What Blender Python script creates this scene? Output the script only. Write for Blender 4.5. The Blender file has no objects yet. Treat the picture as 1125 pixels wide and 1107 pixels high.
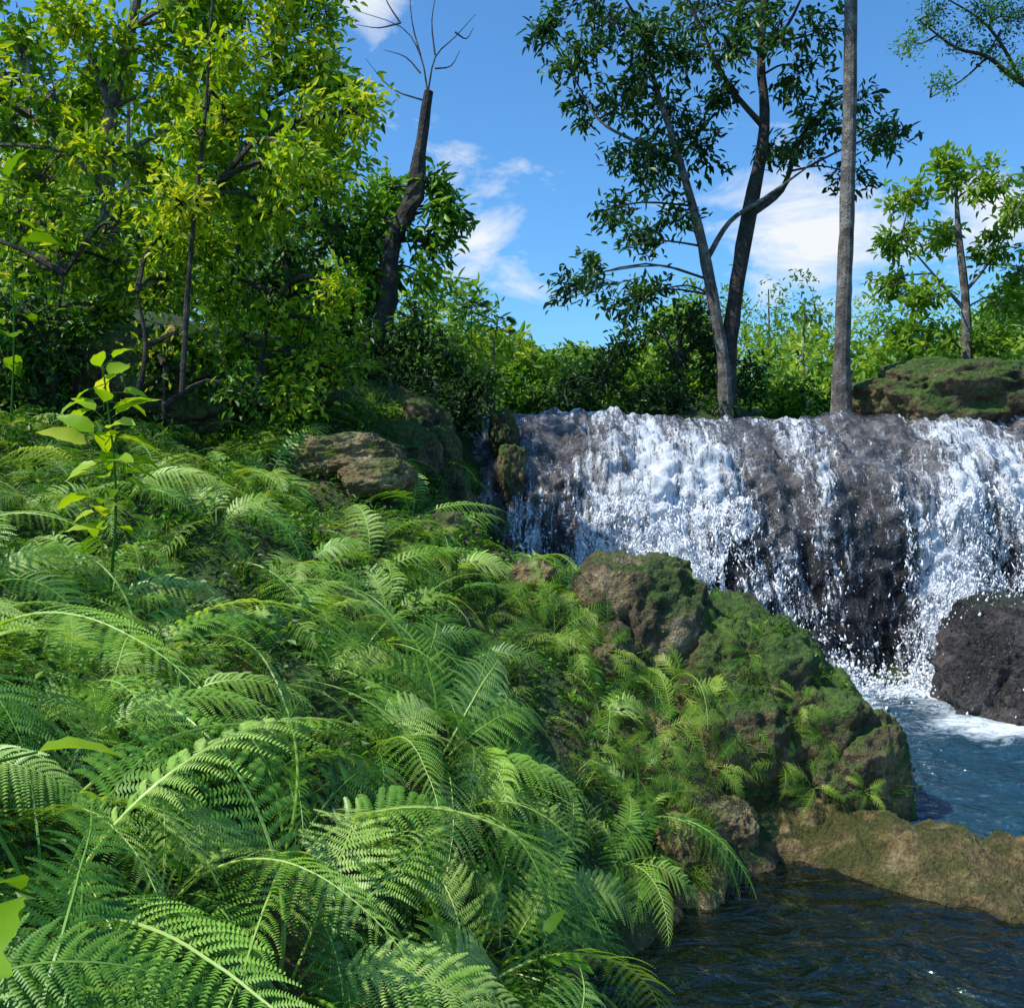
import bpy, math, numpy as np
from mathutils import Vector, Matrix
R = np.random.default_rng(7)
scene = bpy.context.scene
scene.view_settings.view_transform='Standard'
try: scene.view_settings.look='None'
except Exception: pass
scene.view_settings.exposure=0

# ---------------------------------------------------------------- noise
def _h(i,j,k,s):
    n=(i*374761393+j*668265263+k*2147483647+s*974634777)&0xffffffff
    n=((n^(n>>13))*1274126177)&0xffffffff
    n=((n^(n>>16))*2246822519)&0xffffffff
    return ((n^(n>>15))&0xffffff)/float(0xffffff)
def vnoise(p,s=0):
    p=np.asarray(p,float); f=np.floor(p); i=f.astype(np.int64); t=p-f; t=t*t*t*(t*(t*6-15)+10)
    r=0
    for a in (0,1):
        wa=t[...,0] if a else 1-t[...,0]
        for b in (0,1):
            wb=t[...,1] if b else 1-t[...,1]
            for c in (0,1):
                wc=t[...,2] if c else 1-t[...,2]
                r=r+wa*wb*wc*_h(i[...,0]+a,i[...,1]+b,i[...,2]+c,s)
    return r*2-1
def fbm(p,o=4,s=0):
    p=np.asarray(p,float); r=0; a=1; tot=0
    for q in range(o):
        r=r+a*vnoise(p*(2.03**q)+q*17.3,s+q); tot+=a; a*=.5
    return r/tot
def P3(x,y,z=0):
    x,y,z=np.broadcast_arrays(x,y,z); return np.stack([x,y,z],-1)

# ---------------------------------------------------------------- mesh builder
class MB:
    def __init__(s): s.v=[];s.f=[];s.t=[];s.n=0
    def add(s,v,f,mat=0,tint=0.5):
        v=np.asarray(v,float).reshape(-1,3); f=np.asarray(f,np.int64)
        s.v.append(v); s.f.append((f+s.n,mat)); 
        t=np.broadcast_to(np.asarray(tint,float),(len(v),)) ; s.t.append(t); s.n+=len(v)
    def obj(s,name,mats,smooth=False,parent=None,link=True,extra=None):
        me=bpy.data.meshes.new(name)
        v=np.concatenate(s.v); me.vertices.add(len(v)); me.vertices.foreach_set('co',v.ravel().astype(np.float32))
        loops=np.concatenate([f.ravel() for f,_ in s.f]); tot=np.concatenate([np.full(len(f),f.shape[1]) for f,_ in s.f])
        mi=np.concatenate([np.full(len(f),m) for f,m in s.f])
        me.loops.add(len(loops)); me.loops.foreach_set('vertex_index',loops.astype(np.int32))
        me.polygons.add(len(tot)); st=np.concatenate([[0],np.cumsum(tot)[:-1]])
        me.polygons.foreach_set('loop_start',st.astype(np.int32)); me.polygons.foreach_set('loop_total',tot.astype(np.int32))
        me.polygons.foreach_set('material_index',mi.astype(np.int32))
        me.polygons.foreach_set('use_smooth',np.full(len(tot),smooth))
        a=me.attributes.new('tint','FLOAT','POINT'); a.data.foreach_set('value',np.concatenate(s.t).astype(np.float32))
        if extra:
            for k,val in extra.items():
                if val.ndim==2:
                    a=me.attributes.new(k,'FLOAT_VECTOR','POINT'); a.data.foreach_set('vector',val.astype(np.float32).ravel())
                else:
                    a=me.attributes.new(k,'FLOAT','POINT'); a.data.foreach_set('value',val.astype(np.float32))
        for m in mats: me.materials.append(m)
        me.update(calc_edges=True); me.validate()
        if not link: return me
        o=bpy.data.objects.new(name,me); scene.collection.objects.link(o)
        if parent: o.parent=parent
        return o
def norm(a): return a/np.maximum(np.linalg.norm(a,axis=-1,keepdims=True),1e-9)
SMALL=(np.array([[0,0,0],[.3,.5,.09],[.7,.36,.05],[1,0,-.08],[.3,-.5,.09],[.7,-.36,.05]]),np.array([[0,3,2,1],[0,4,5,3]]))
def big_t(n=8):
    v=[];f=[]
    for i in range(n+1):
        t=i/n; w=.5*math.sin(math.pi*t**.75)**.8 if 0<t<1 else .004; z=-.35*t*t
        r=.02*math.sin(i*2.4)
        v+= [[t,w,z+.13*w*2*.6+r],[t,0,z],[t,-w,z+.13*w*2*.6+r]]
    for i in range(n):
        a=3*i; f+=[[a,a+1,a+4,a+3],[a+1,a+2,a+5,a+4]]
    return np.array(v),np.array(f)
BIG=big_t()
def leaves(mb,P,D,N,L,W,tpl=SMALL,mat=0,tint=.5):
    P=np.asarray(P,float);n=len(P)
    if n==0:return
    D=norm(np.asarray(D,float)); S=norm(np.cross(N,D)); N=np.cross(D,S)
    T,F=tpl; k=len(T); L=np.broadcast_to(L,(n,))[:,None,None]; W=np.broadcast_to(W,(n,))[:,None,None]
    v=P[:,None]+D[:,None]*L*T[None,:,0:1]+S[:,None]*W*T[None,:,1:2]+N[:,None]*L*T[None,:,2:3]
    f=(F[None]+(np.arange(n)*k)[:,None,None]).reshape(-1,4)
    mb.add(v,f,mat,np.repeat(np.broadcast_to(tint,(n,)),k))
def tube(mb,pts,rad,sides=7,mat=0,rough=0.0,tint=.5,sub=1):
    pts=np.asarray(pts,float); rad=np.asarray(rad,float)
    if sub>1:
        u=np.linspace(0,len(pts)-1,(len(pts)-1)*sub+1); idx=np.arange(len(pts))
        q=np.vstack([2*pts[0]-pts[1],pts,2*pts[-1]-pts[-2]]); o=[]
        for x in u:
            i=min(int(x),len(pts)-2); t=x-i; a,b,c,d=q[i],q[i+1],q[i+2],q[i+3]
            o.append(.5*((2*b)+(-a+c)*t+(2*a-5*b+4*c-d)*t*t+(-a+3*b-3*c+d)*t**3))
        rad=np.interp(u,idx,rad); pts=np.array(o)
    n=len(pts); T=norm(np.gradient(pts,axis=0)); up=np.array([.31,.17,.93]) if abs(T[0][2])<.8 else np.array([1,.2,.1])
    A=norm(np.cross(T,up)); B=np.cross(T,A); th=np.arange(sides)*2*math.pi/sides
    rr=rad[:,None]*np.ones(sides)
    v=pts[:,None]+rr[...,None]*(A[:,None]*np.cos(th)[None,:,None]+B[:,None]*np.sin(th)[None,:,None])
    if rough>0:
        d=1+rough*fbm(v*6,2,3)[...,None]; v=pts[:,None]+(v-pts[:,None])*d
    i=np.arange(n-1)[:,None]*sides; j=np.arange(sides)[None]; j2=(j+1)%sides
    f=np.stack([i+j,i+j2,i+sides+j2,i+sides+j],-1).reshape(-1,4)
    mb.add(v,f,mat,tint)
    return pts
def sph(n,rng=R):
    d=norm(rng.normal(size=(n,3))); return d*rng.random((n,1))**(1/3)

# ---------------------------------------------------------------- materials
def newmat(name):
    m=bpy.data.materials.new(name); m.use_nodes=True; nt=m.node_tree; nt.nodes.clear()
    return m,nt
def N(nt,t,**k):
    n=nt.nodes.new(t)
    for a,b in k.items(): setattr(n,a,b)
    return n
def ramp(nt,stops):
    r=nt.nodes.new('ShaderNodeValToRGB'); e=r.color_ramp.elements
    while len(e)<len(stops): e.new(.5)
    for q,(p,c) in zip(e,stops):
        q.position=p; q.color=(*c,1) if len(c)==3 else c
    return r
def g(v): return (v,v,v)
def leafmat(name,stops,trans=.4,tcol=(1.6,1.5,.5),rough=.42,spec=.35):
    m,nt=newmat(name); L=nt.links.new
    a=N(nt,'ShaderNodeAttribute',attribute_name='tint'); r=ramp(nt,stops); L(a.outputs['Fac'],r.inputs[0])
    p=N(nt,'ShaderNodeBsdfPrincipled'); L(r.outputs[0],p.inputs['Base Color']); p.inputs['Roughness'].default_value=rough
    p.inputs['Specular IOR Level'].default_value=spec
    tm=N(nt,'ShaderNodeVectorMath',operation='MULTIPLY'); L(r.outputs[0],tm.inputs[0]); tm.inputs[1].default_value=tcol
    t=N(nt,'ShaderNodeBsdfTranslucent'); L(tm.outputs[0],t.inputs[0])
    mx=N(nt,'ShaderNodeMixShader'); mx.inputs[0].default_value=trans; L(p.outputs[0],mx.inputs[1]); L(t.outputs[0],mx.inputs[2])
    o=N(nt,'ShaderNodeOutputMaterial'); L(mx.outputs[0],o.inputs[0]); return m
def rockmat(name,cols,moss=.5,mosscol=((.02,.05,.008),(.07,.13,.015)),rough=.85,scale=3.,attr=False,bump=.6,zdark=None):
    m,nt=newmat(name); L=nt.links.new
    geo=N(nt,'ShaderNodeNewGeometry')
    n1=N(nt,'ShaderNodeTexNoise'); n1.inputs['Scale'].default_value=scale; n1.inputs['Detail'].default_value=6; n1.inputs['Roughness'].default_value=.65
    n2=N(nt,'ShaderNodeTexNoise'); n2.inputs['Scale'].default_value=scale*7; n2.inputs['Detail'].default_value=4; n2.inputs['Roughness'].default_value=.75
    for n in (n1,n2): L(geo.outputs['Position'],n.inputs['Vector'])
    r=ramp(nt,[(.32,cols[0]),(.5,cols[1]),(.66,cols[2])]); L(n1.outputs['Fac'],r.inputs[0])
    rd=ramp(nt,[(.35,g(.35)),(.6,g(1.15))]); L(n2.outputs['Fac'],rd.inputs[0])
    mu=N(nt,'ShaderNodeMix',data_type='RGBA',blend_type='MULTIPLY'); mu.inputs[0].default_value=.85; L(r.outputs[0],mu.inputs[6]); L(rd.outputs[0],mu.inputs[7])
    rm=ramp(nt,[(.3,mosscol[0]),(.7,mosscol[1])]); L(n2.outputs['Fac'],rm.inputs[0])
    sep=N(nt,'ShaderNodeSeparateXYZ'); L(geo.outputs['Normal'],sep.inputs[0])
    n3=N(nt,'ShaderNodeTexNoise'); n3.inputs['Scale'].default_value=scale*.8; n3.inputs['Detail'].default_value=4
    off=N(nt,'ShaderNodeVectorMath',operation='ADD'); off.inputs[1].default_value=(5,9,2); L(geo.outputs['Position'],off.inputs[0]); L(off.outputs[0],n3.inputs['Vector'])
    ma=N(nt,'ShaderNodeMath',operation='MULTIPLY_ADD'); L(sep.outputs['Z'],ma.inputs[0]); ma.inputs[1].default_value=.25; L(n3.outputs['Fac'],ma.inputs[2])
    mr=N(nt,'ShaderNodeMapRange'); lo=1.0-moss*.75; mr.inputs[1].default_value=lo-.1; mr.inputs[2].default_value=lo+.1; L(ma.outputs[0],mr.inputs[0])
    fac=mr.outputs[0]
    if attr:
        at=N(nt,'ShaderNodeAttribute',attribute_name='ochre'); s=N(nt,'ShaderNodeMath',operation='SUBTRACT'); s.use_clamp=True
        L(fac,s.inputs[0]); L(at.outputs['Fac'],s.inputs[1]); fac=s.outputs[0]
    mx=N(nt,'ShaderNodeMix',data_type='RGBA'); L(fac,mx.inputs[0]); L(mu.outputs[2],mx.inputs[6]); L(rm.outputs[0],mx.inputs[7]); col=mx.outputs[2]
    if zdark:   # darker below a height: wet waterline on rim, painted undercut shade on fall
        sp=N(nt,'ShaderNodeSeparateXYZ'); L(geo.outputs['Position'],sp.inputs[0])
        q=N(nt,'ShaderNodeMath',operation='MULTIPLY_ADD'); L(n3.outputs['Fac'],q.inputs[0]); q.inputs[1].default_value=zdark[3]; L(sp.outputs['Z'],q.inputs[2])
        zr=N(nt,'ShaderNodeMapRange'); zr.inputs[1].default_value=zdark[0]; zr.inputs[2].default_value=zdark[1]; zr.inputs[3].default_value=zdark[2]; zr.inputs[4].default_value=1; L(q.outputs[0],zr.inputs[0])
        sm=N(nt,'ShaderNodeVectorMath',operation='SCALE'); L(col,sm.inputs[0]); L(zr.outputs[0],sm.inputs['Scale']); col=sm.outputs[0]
    p=N(nt,'ShaderNodeBsdfPrincipled'); L(col,p.inputs['Base Color']); p.inputs['Roughness'].default_value=rough
    if rough<.5: 
        rr=ramp(nt,[(.4,g(.2)),(.65,g(.7))]); L(n2.outputs['Fac'],rr.inputs[0]); L(rr.outputs[0],p.inputs['Roughness'])
    m2=N(nt,'ShaderNodeMath',operation='MULTIPLY_ADD'); m2.inputs[1].default_value=.4; L(n2.outputs['Fac'],m2.inputs[0]); L(n1.outputs['Fac'],m2.inputs[2])
    b=N(nt,'ShaderNodeBump'); b.inputs['Strength'].default_value=bump; b.inputs['Distance'].default_value=.16; L(m2.outputs[0],b.inputs['Height']); L(b.outputs[0],p.inputs['Normal'])
    o=N(nt,'ShaderNodeOutputMaterial'); L(p.outputs[0],o.inputs[0]); return m

M_lime=leafmat('leaf_lime',[(0,(.04,.13,.008)),(.42,(.17,.36,.012)),(.75,(.36,.54,.02)),(1,(.56,.62,.06))],.45,(1.5,1.3,.35))
M_mid=leafmat('leaf_mid',[(0,(.02,.065,.01)),(.5,(.07,.2,.014)),(1,(.22,.4,.03))],.4,(1.5,1.5,.5))
M_dark=leafmat('leaf_dark',[(0,(.014,.042,.013)),(.5,(.036,.1,.02)),(1,(.11,.22,.04))],.35,(1.5,1.6,.5))
M_far=leafmat('leaf_far',[(0,(.07,.17,.02)),(.5,(.2,.37,.035)),(1,(.44,.56,.08))],.45,(1.4,1.3,.5))
M_fern=leafmat('fern_leaf',[(0,(.022,.085,.012)),(.3,(.08,.24,.022)),(.7,(.25,.47,.05)),(1,(.5,.66,.18))],.35,(1.5,1.35,.35),.4,.5)
M_fern2=leafmat('fern_leaf_light',[(0,(.04,.13,.014)),(.5,(.19,.36,.03)),(1,(.46,.58,.09))],.35,(1.4,1.3,.4),.4,.4)
M_grass=leafmat('grass_blade',[(0,(.035,.10,.012)),(.5,(.15,.29,.02)),(.9,(.32,.43,.04)),(1,(.44,.37,.14))],.35,(1.4,1.3,.5))
M_ground=rockmat('bank_soil_moss',((.025,.018,.01),(.12,.08,.035),(.42,.28,.13)),.58,((.012,.03,.006),(.045,.085,.012)),.9,1.6,True,.9)
M_ochre=rockmat('ochre_rock',((.1,.065,.03),(.36,.25,.11),(.6,.45,.24)),.46,((.03,.05,.008),(.13,.17,.03)),rough=.8,scale=3.2,bump=1.)
M_rim=rockmat('rim_travertine',((.1,.07,.025),(.42,.3,.11),(.68,.52,.26)),.46,((.05,.06,.01),(.22,.22,.04)),rough=.65,scale=5.,bump=1.3,zdark=(.0,.1,.3,.08))
M_moss=rockmat('mossy_rock',((.025,.02,.012),(.14,.1,.045),(.36,.27,.14)),.58,((.014,.04,.006),(.11,.2,.02)),.85,3.,bump=1.)
M_brown=rockmat('brown_boulder_rock',((.03,.022,.014),(.17,.12,.06),(.42,.32,.18)),.42,((.016,.04,.006),(.09,.16,.02)),.8,3.,bump=1.)
M_wet=rockmat('wet_rock',((.16,.13,.12),(.42,.36,.33),(.68,.61,.57)),.16,((.02,.03,.008),(.07,.09,.03)),.6,2.8,bump=1.,zdark=(1.6,2.8,.12,.9))  # shade of the undercut and alcoves painted into the lower rock colour
M_wetd=rockmat('dark_wet_rock',((.012,.011,.01),(.04,.036,.034),(.12,.1,.09)),.2,((.02,.03,.008),(.04,.06,.02)),.35,2.8,bump=1.)
M_bark=rockmat('bark',((.02,.016,.013),(.065,.053,.042),(.16,.135,.105)),.25,rough=.9,scale=5.,bump=.8)
M_barkl=rockmat('bark_pale',((.06,.05,.04),(.17,.15,.13),(.36,.33,.29)),.1,rough=.9,scale=5.,bump=.6)

# ---------------------------------------------------------------- terrain
CP=np.array([(-4,0,2.0),(-2.5,1,1.7),(-1,0,.9),(0,0,.3),(1,0,-.3),(3,0,-.5),
(-1.3,2.5,1.25),(-.6,2.5,.75),(-.1,2.5,.3),(.4,2.5,-.25),(2,2.5,-.5),
(-2,3.5,1.6),(-1.1,3.5,1.2),(-.5,3.5,.75),(0,3.5,.05),(.4,3.5,-.35),(3,3.5,-.5),
(-2.6,4.5,1.8),(-1.2,4.5,1.4),(-.4,4.5,.95),(.05,4.5,.45),(.3,4.5,-.1),(.8,4.5,-.4),(3,4.5,-.4),(2,4,-.45),
(-3.2,5.5,2.0),(-1.5,5.5,1.6),(-.4,5.5,1.15),(.3,5.5,.75),(.75,5.5,.35),(.95,5.5,0),(1.3,5.4,-.16),(3,5.1,-.22),(2,5.3,-.16),(1.7,5.9,-.12),
(-1.6,6.5,1.9),(-.4,6.5,1.35),(.4,6.5,1.05),(1.0,6.4,.7),(1.4,6.45,.3),(1.9,6.6,.05),
(3,7,-.3),(4,8,-.3),(2.9,8.5,-.3),(2.3,9.3,-.3),(3,10,-.3),(1.2,10,-.2),(5,10,-.3),(5,7,-.3),(7,10.2,0),(7,7,-.3),(3,6.4,-.2),(5,6.3,-.2),
(-2.8,8,2.45),(-1.6,8,2.25),(-.6,8,1.75),(.2,7.6,1.4),(1.0,7.5,1.05),(1.6,7.3,.65),(2.1,7,.3),
(-1.4,9.5,2.8),(-.9,9.3,2.3),(-.5,9.3,1.6),(.2,9,.9),(.9,8.7,.5),(1.7,8.4,.0),
(-4,9,3.0),(-3,10.5,3.4),(-1.6,11.8,3.7),(-1.0,11,3.1),(-.7,10.5,2.2),
(0,12.4,2.7),(3,12.4,2.7),(8,12.4,2.7),(1,11.2,1.3),(4,11.2,1.3),(7,11.2,1.3),
(-.6,12.6,3.0),(0,14,3.0),(3,14,3.0),(6,14,3.1),(10,14,3.5),(3,20,3.1),(12,20,3.4),(-3,16,4.2),(-8,12,4.6),(-8,6,3.2),(-8,0,2.6),
(-20,20,8),(0,40,4),(30,40,6),(9,8,1.6),(9,4,.9),(9,0,.6),(14,8,3),(14,0,2),(4,-6,-.2),(0,-6,.6),(-6,-8,2),
(-60,60,16),(60,60,10),(0,150,8),(-400,0,20),(400,0,20),(0,600,22),(-400,600,30),(400,600,30),(0,-60,2),(-400,-60,10),(400,-60,10)],float)
sc=np.linalg.norm(CP[:,None,:2]-CP[None,:,:2],axis=-1)
K=np.zeros((len(CP)+1,len(CP)+1)); K[:-1,:-1]=sc; K[-1,:-1]=1; K[:-1,-1]=1
Wt=np.linalg.solve(K,np.append(CP[:,2],0))
CR=np.array([(.7,6.0),(1.1,6.25),(1.7,6.5),(2.0,6.48),(2.3,6.36),(2.7,6.22),(3.3,6.12),(4.5,6.0),(7,5.8),(12,5.6)],float)
TO=np.array([(.6,5.3),(.95,5.45),(1.3,5.8),(1.65,6.1),(1.95,5.98),(2.15,5.7),(2.4,5.45),(2.8,5.28),(3.5,5.2),(5,5.1),(12,5.0)],float)
def ridge_y(x): return np.interp(x,CR[:,0],CR[:,1])
def rimz(x,y):
    p=P3(x,y,0)
    cr=ridge_y(x)+.07*fbm(p*2.4,3,9); to=np.interp(x,TO[:,0],TO[:,1])+.13*fbm(p*2.8,4,19)
    t=(y-to)/np.maximum(cr-to,.1)
    rg=1-np.abs(fbm(p*3.2,4,15))*2.6
    hh=.18+.09*fbm(p*2.1,3,11)+.06*rg
    hh=hh+.17*np.exp(-((x-2.62)**2/.05+(y-5.8)**2/.05))+.13*np.exp(-((x-2.3)**2/.03+(y-6.1)**2/.03))-.10*np.exp(-((x-2.95)**2)/.02)
    up=np.clip(t,0,1)**.45; dn=np.clip(1-(y-cr)/.25,0,1)
    pr=np.where(y<cr,up,dn)
    z=hh*pr+np.where(t<0,np.clip(t*.5,-.35,0),0)-np.where(y>cr,(1-dn)*.3,0)
    pit=np.clip(fbm(p*6,3,37)-.12,0,1)
    return z+.04*fbm(p*8,4,13)-.14*pit*np.clip(pr*2,0,1)
def H(x,y):
    x=np.asarray(x,float);y=np.asarray(y,float); z=np.full(x.shape,Wt[-1])
    for c,w in zip(CP,Wt): z=z+w*np.hypot(x-c[0],y-c[1])
    p=P3(x,y,0); wa=np.clip((z+.25)*3,.15,1)
    return z+(.2*fbm(p*1.2,3,1)+.07*fbm(p*4,3,5))*wa
xs=np.concatenate([-5-np.geomspace(.1,395,45)[::-1],np.arange(-5,7,.05),7+np.geomspace(.1,393,42)])
ys=np.concatenate([0-np.geomspace(.1,60,20)[::-1],np.arange(0,13,.05),13+np.geomspace(.1,600,60)])
X,Y=np.meshgrid(xs,ys); Z=H(X,Y)
nx,ny=len(xs),len(ys)
def gridf(nx,ny):
    i=np.arange(ny-1)[:,None]*nx; j=np.arange(nx-1)[None]
    return np.stack([i+j,i+j+1,i+nx+j+1,i+nx+j],-1).reshape(-1,4)
mb=MB(); mb.add(P3(X,Y,Z),gridf(nx,ny))
och=.9*np.exp(-((X-1.0)**2+(Y-5.6)**2)/.12)
och=np.maximum(och,1.*(Z<.03)*(Y>0)*(Y<11)*(X<9)*(X>-1)*np.clip((Y-4.4)/1.2,0,.9))
mb.obj('ground',[M_ground],True,extra={'ochre':och.ravel()})
mb=MB(); rx=np.concatenate([np.arange(.7,4.6,.012),np.arange(4.6,11,.05)]); rv=np.linspace(-1.6,.5,170); RX,RV=np.meshgrid(rx,rv); RY=ridge_y(RX)+RV; mb.add(P3(RX,RY,rimz(RX,RY)),gridf(len(rx),len(rv))); mb.obj('travertine_rim',[M_rim],True)

# ---------------------------------------------------------------- rocks
def rock(mb,c,r,seed,amp=.34,freq=1.5,n=90,rot=0,mat=0,square=.8):
    th=np.linspace(0,math.pi,n); ph=np.linspace(0,2*math.pi,n*2+1)
    T,Pp=np.meshgrid(th,ph,indexing='ij'); d=P3(np.sin(T)*np.cos(Pp),np.sin(T)*np.sin(Pp),np.cos(T))
    q=np.sign(d)*np.abs(d)**square
    rr=1+amp*fbm(d*freq+seed*7.7,5,seed)-amp*.5*np.abs(fbm(d*freq*2.6+seed,4,seed+3))+.04*fbm(d*14+seed,3,seed)
    v=q*rr[...,None]*np.array(r); c_,s_=math.cos(rot),math.sin(rot)
    v=np.stack([v[...,0]*c_-v[...,1]*s_,v[...,0]*s_+v[...,1]*c_,v[...,2]],-1)+np.array(c)
    f=gridf(n*2+1,n)[:,::-1]; mb.add(v,f,mat)
def rockobj(name,lst,mat):
    mb=MB()
    for a in lst: rock(mb,*a[:3],**(a[3] if len(a)>3 else {}))
    return mb.obj(name,[mat],True)
rockobj('boulder',[((.98,7.15,1.2),(.52,.42,.58),3,dict(rot=.3)),((.7,6.9,.95),(.34,.3,.42),4)],M_brown)
rockobj('mossy_boulder',[((1.6,7.15,.8),(.62,.55,.6),11,dict(rot=.5)),((2.0,6.95,.5),(.52,.5,.55),12),((2.3,6.75,.25),(.45,.38,.52),14,dict(rot=.2)),((1.5,6.75,.5),(.45,.4,.5),15)],M_moss)
rockobj('ochre_boulder',[((-1.4,8.3,2.5),(.48,.34,.18),21),((-1.1,8.0,2.32),(.32,.26,.15),22)],M_ochre)
rockobj('ochre_boulder',[((-1.25,7.0,1.85),(.32,.26,.15),23)],M_ochre)
rockobj('ochre_boulder',[((.12,7.3,1.54),(.26,.22,.18),24)],M_ochre)
rockobj('ochre_boulder',[((-.55,7.9,1.85),(.3,.25,.2),38),((-.2,7.6,1.6),(.22,.2,.15),39)],M_ochre)
rockobj('ochre_boulder',[((1.0,5.8,.05),(.24,.36,.4),25),((1.3,6.2,.1),(.25,.25,.26),26)],M_ochre)
rockobj('mossy_bank_rock',[((6.0,13.2,3.2),(1.3,.8,.55),31),((7.4,13.0,3.1),(1.,.8,.5),32)],M_moss)
rockobj('mossy_bank_rock',[((-.95,10.7,2.6),(.4,.5,.5),33),((-1.1,9.9,2.5),(.4,.4,.35),34),((-.62,9.9,1.85),(.25,.4,.5),35)],M_moss)
rockobj('bank_outcrop',[((-3.6,8.9,3.1),(1.1,.5,.5),41),((-2.3,9.6,3.2),(.6,.5,.4),42)],M_moss)
rockobj('mossy_fall_rock',[((-.1,11.4,2.72),(.2,.35,.28),51),((.0,11.0,2.3),(.17,.3,.38),52)],M_moss)

# ---------------------------------------------------------------- waterfall
PR=np.array([(13.4,2.9),(12.8,2.97),(12.4,2.9),(11.9,2.72),(11.4,2.48),(11.0,2.2),(10.72,1.82),(10.55,1.3),(10.47,.65),(10.4,.0),(10.35,-.4)])
sl=np.concatenate([[0],np.cumsum(np.linalg.norm(np.diff(PR,axis=0),axis=1))])
def fall(u,s,off=0):
    y=(np.interp(s,sl,PR[:,0])+np.interp(s-.12,sl,PR[:,0])+np.interp(s+.12,sl,PR[:,0]))/3; z=(np.interp(s,sl,PR[:,1])+np.interp(s-.12,sl,PR[:,1])+np.interp(s+.12,sl,PR[:,1]))/3
    ty=np.interp(s+.1,sl,PR[:,0])-np.interp(s-.1,sl,PR[:,0]); tz=np.interp(s+.1,sl,PR[:,1])-np.interp(s-.1,sl,PR[:,1])
    l=np.hypot(ty,tz)+1e-6; ny_=tz/l; nz_=-ty/l
    v=s/sl[-1]
    n=.28*fbm(P3(u*.9,s*.5,0),3,50)*np.clip(v*1.6,.12,1)+.19*fbm(P3(u*2.6,s*1.4,4),3,53)*np.clip(v*2,.3,1)+.10*fbm(P3(u*7,s*6,2),3,57)
    sq=s*4.6+3.*fbm(P3(u*1.3,s*.8,0),3,59); fr=sq-np.floor(sq)
    led=.055*(np.clip(fr*1.4,0,1)-np.clip((fr-.8)*5,0,1))*np.clip((v-.12)*4,0,1)
    n=n+led+off
    return P3(u,y+ny_*n-.10*np.sin(u*.8),z+nz_*n+.05*np.sin(u*1.3+.4))
us=np.arange(-.75,9.2,.025); ss=np.linspace(0.02,sl[-1],170); U,S=np.meshgrid(us,ss)
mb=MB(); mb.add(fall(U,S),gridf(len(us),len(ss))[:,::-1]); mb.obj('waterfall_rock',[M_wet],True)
def dens(u,s):
    v=s/sl[-1]
    d=.36+.95*fbm(P3(u*1.7,s*.5,8),4,71)
    d=d+.42*np.exp(-((u-3.0)/.38)**2)*np.clip(v*2-.5,0,1)+.4*np.exp(-((u-4.8)/.5)**2)*np.clip(v*2-.2,.3,1)+.2*np.exp(-((u-1.6)/.5)**2)-.7*np.exp(-((u-3.75)/.17)**2)*(v>.5)-.45*np.exp(-((u-2.35)/.2)**2)*(v>.6)
    d=d-.4*np.exp(-((u+.1)/.25)**2)+.35*np.exp(-((u-.75)/.15)**2)*(v>.4)-.08*(v<.5)
    d=d+.15*np.clip((v-.8)*5,0,1)
    return np.clip(d,0,1)
m,nt=newmat('falling_water'); L=nt.links.new
at=N(nt,'ShaderNodeAttribute',attribute_name='flow'); de=N(nt,'ShaderNodeAttribute',attribute_name='dens')
def mp(scale,loc=(0,0,0)):
    q=N(nt,'ShaderNodeMapping'); q.inputs['Scale'].default_value=scale; q.inputs['Location'].default_value=loc; L(at.outputs['Vector'],q.inputs[0]); return q
na=N(nt,'ShaderNodeTexNoise'); na.inputs['Scale'].default_value=1; na.inputs['Detail'].default_value=4; na.inputs['Distortion'].default_value=1.; L(mp((13,2.2,1)).outputs[0],na.inputs['Vector'])
nb=N(nt,'ShaderNodeTexNoise'); nb.inputs['Scale'].default_value=1; nb.inputs['Detail'].default_value=4; nb.inputs['Roughness'].default_value=.75; nb.inputs['Distortion'].default_value=1.8; L(mp((42,20,1)).outputs[0],nb.inputs['Vector'])
a1=N(nt,'ShaderNodeMath',operation='MULTIPLY_ADD'); L(nb.outputs['Fac'],a1.inputs[0]); a1.inputs[1].default_value=1.35; L(na.outputs['Fac'],a1.inputs[2])
a2=N(nt,'ShaderNodeMath',operation='MULTIPLY_ADD'); L(de.outputs['Fac'],a2.inputs[0]); a2.inputs[1].default_value=.5; L(a1.outputs[0],a2.inputs[2])
mr=N(nt,'ShaderNodeMapRange'); mr.inputs[1].default_value=1.31; mr.inputs[2].default_value=1.54; L(a2.outputs[0],mr.inputs[0])
fo=N(nt,'ShaderNodeBsdfPrincipled'); fo.inputs['Base Color'].default_value=(.82,.86,.92,1); fo.inputs['Roughness'].default_value=.5
bp=N(nt,'ShaderNodeBump'); bp.inputs['Strength'].default_value=.7; bp.inputs['Distance'].default_value=.05; L(a1.outputs[0],bp.inputs['Height']); L(bp.outputs[0],fo.inputs['Normal'])
tr=N(nt,'ShaderNodeBsdfTransparent'); tr.inputs[0].default_value=(.93,.96,1,1); gl=N(nt,'ShaderNodeBsdfGlossy'); gl.inputs['Roughness'].default_value=.25; L(bp.outputs[0],gl.inputs['Normal'])
fr=N(nt,'ShaderNodeFresnel'); fr.inputs[0].default_value=1.3; L(bp.outputs[0],fr.inputs['Normal'])
m1=N(nt,'ShaderNodeMixShader'); L(fr.outputs[0],m1.inputs[0]); L(tr.outputs[0],m1.inputs[1]); L(gl.outputs[0],m1.inputs[2])
m2=N(nt,'ShaderNodeMixShader'); L(mr.outputs[0],m2.inputs[0]); L(m1.outputs[0],m2.inputs[1]); L(fo.outputs[0],m2.inputs[2])
o=N(nt,'ShaderNodeOutputMaterial'); L(m2.outputs[0],o.inputs[0]); M_fall=m
m,nt=newmat('water_spray'); L=nt.links.new
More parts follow.
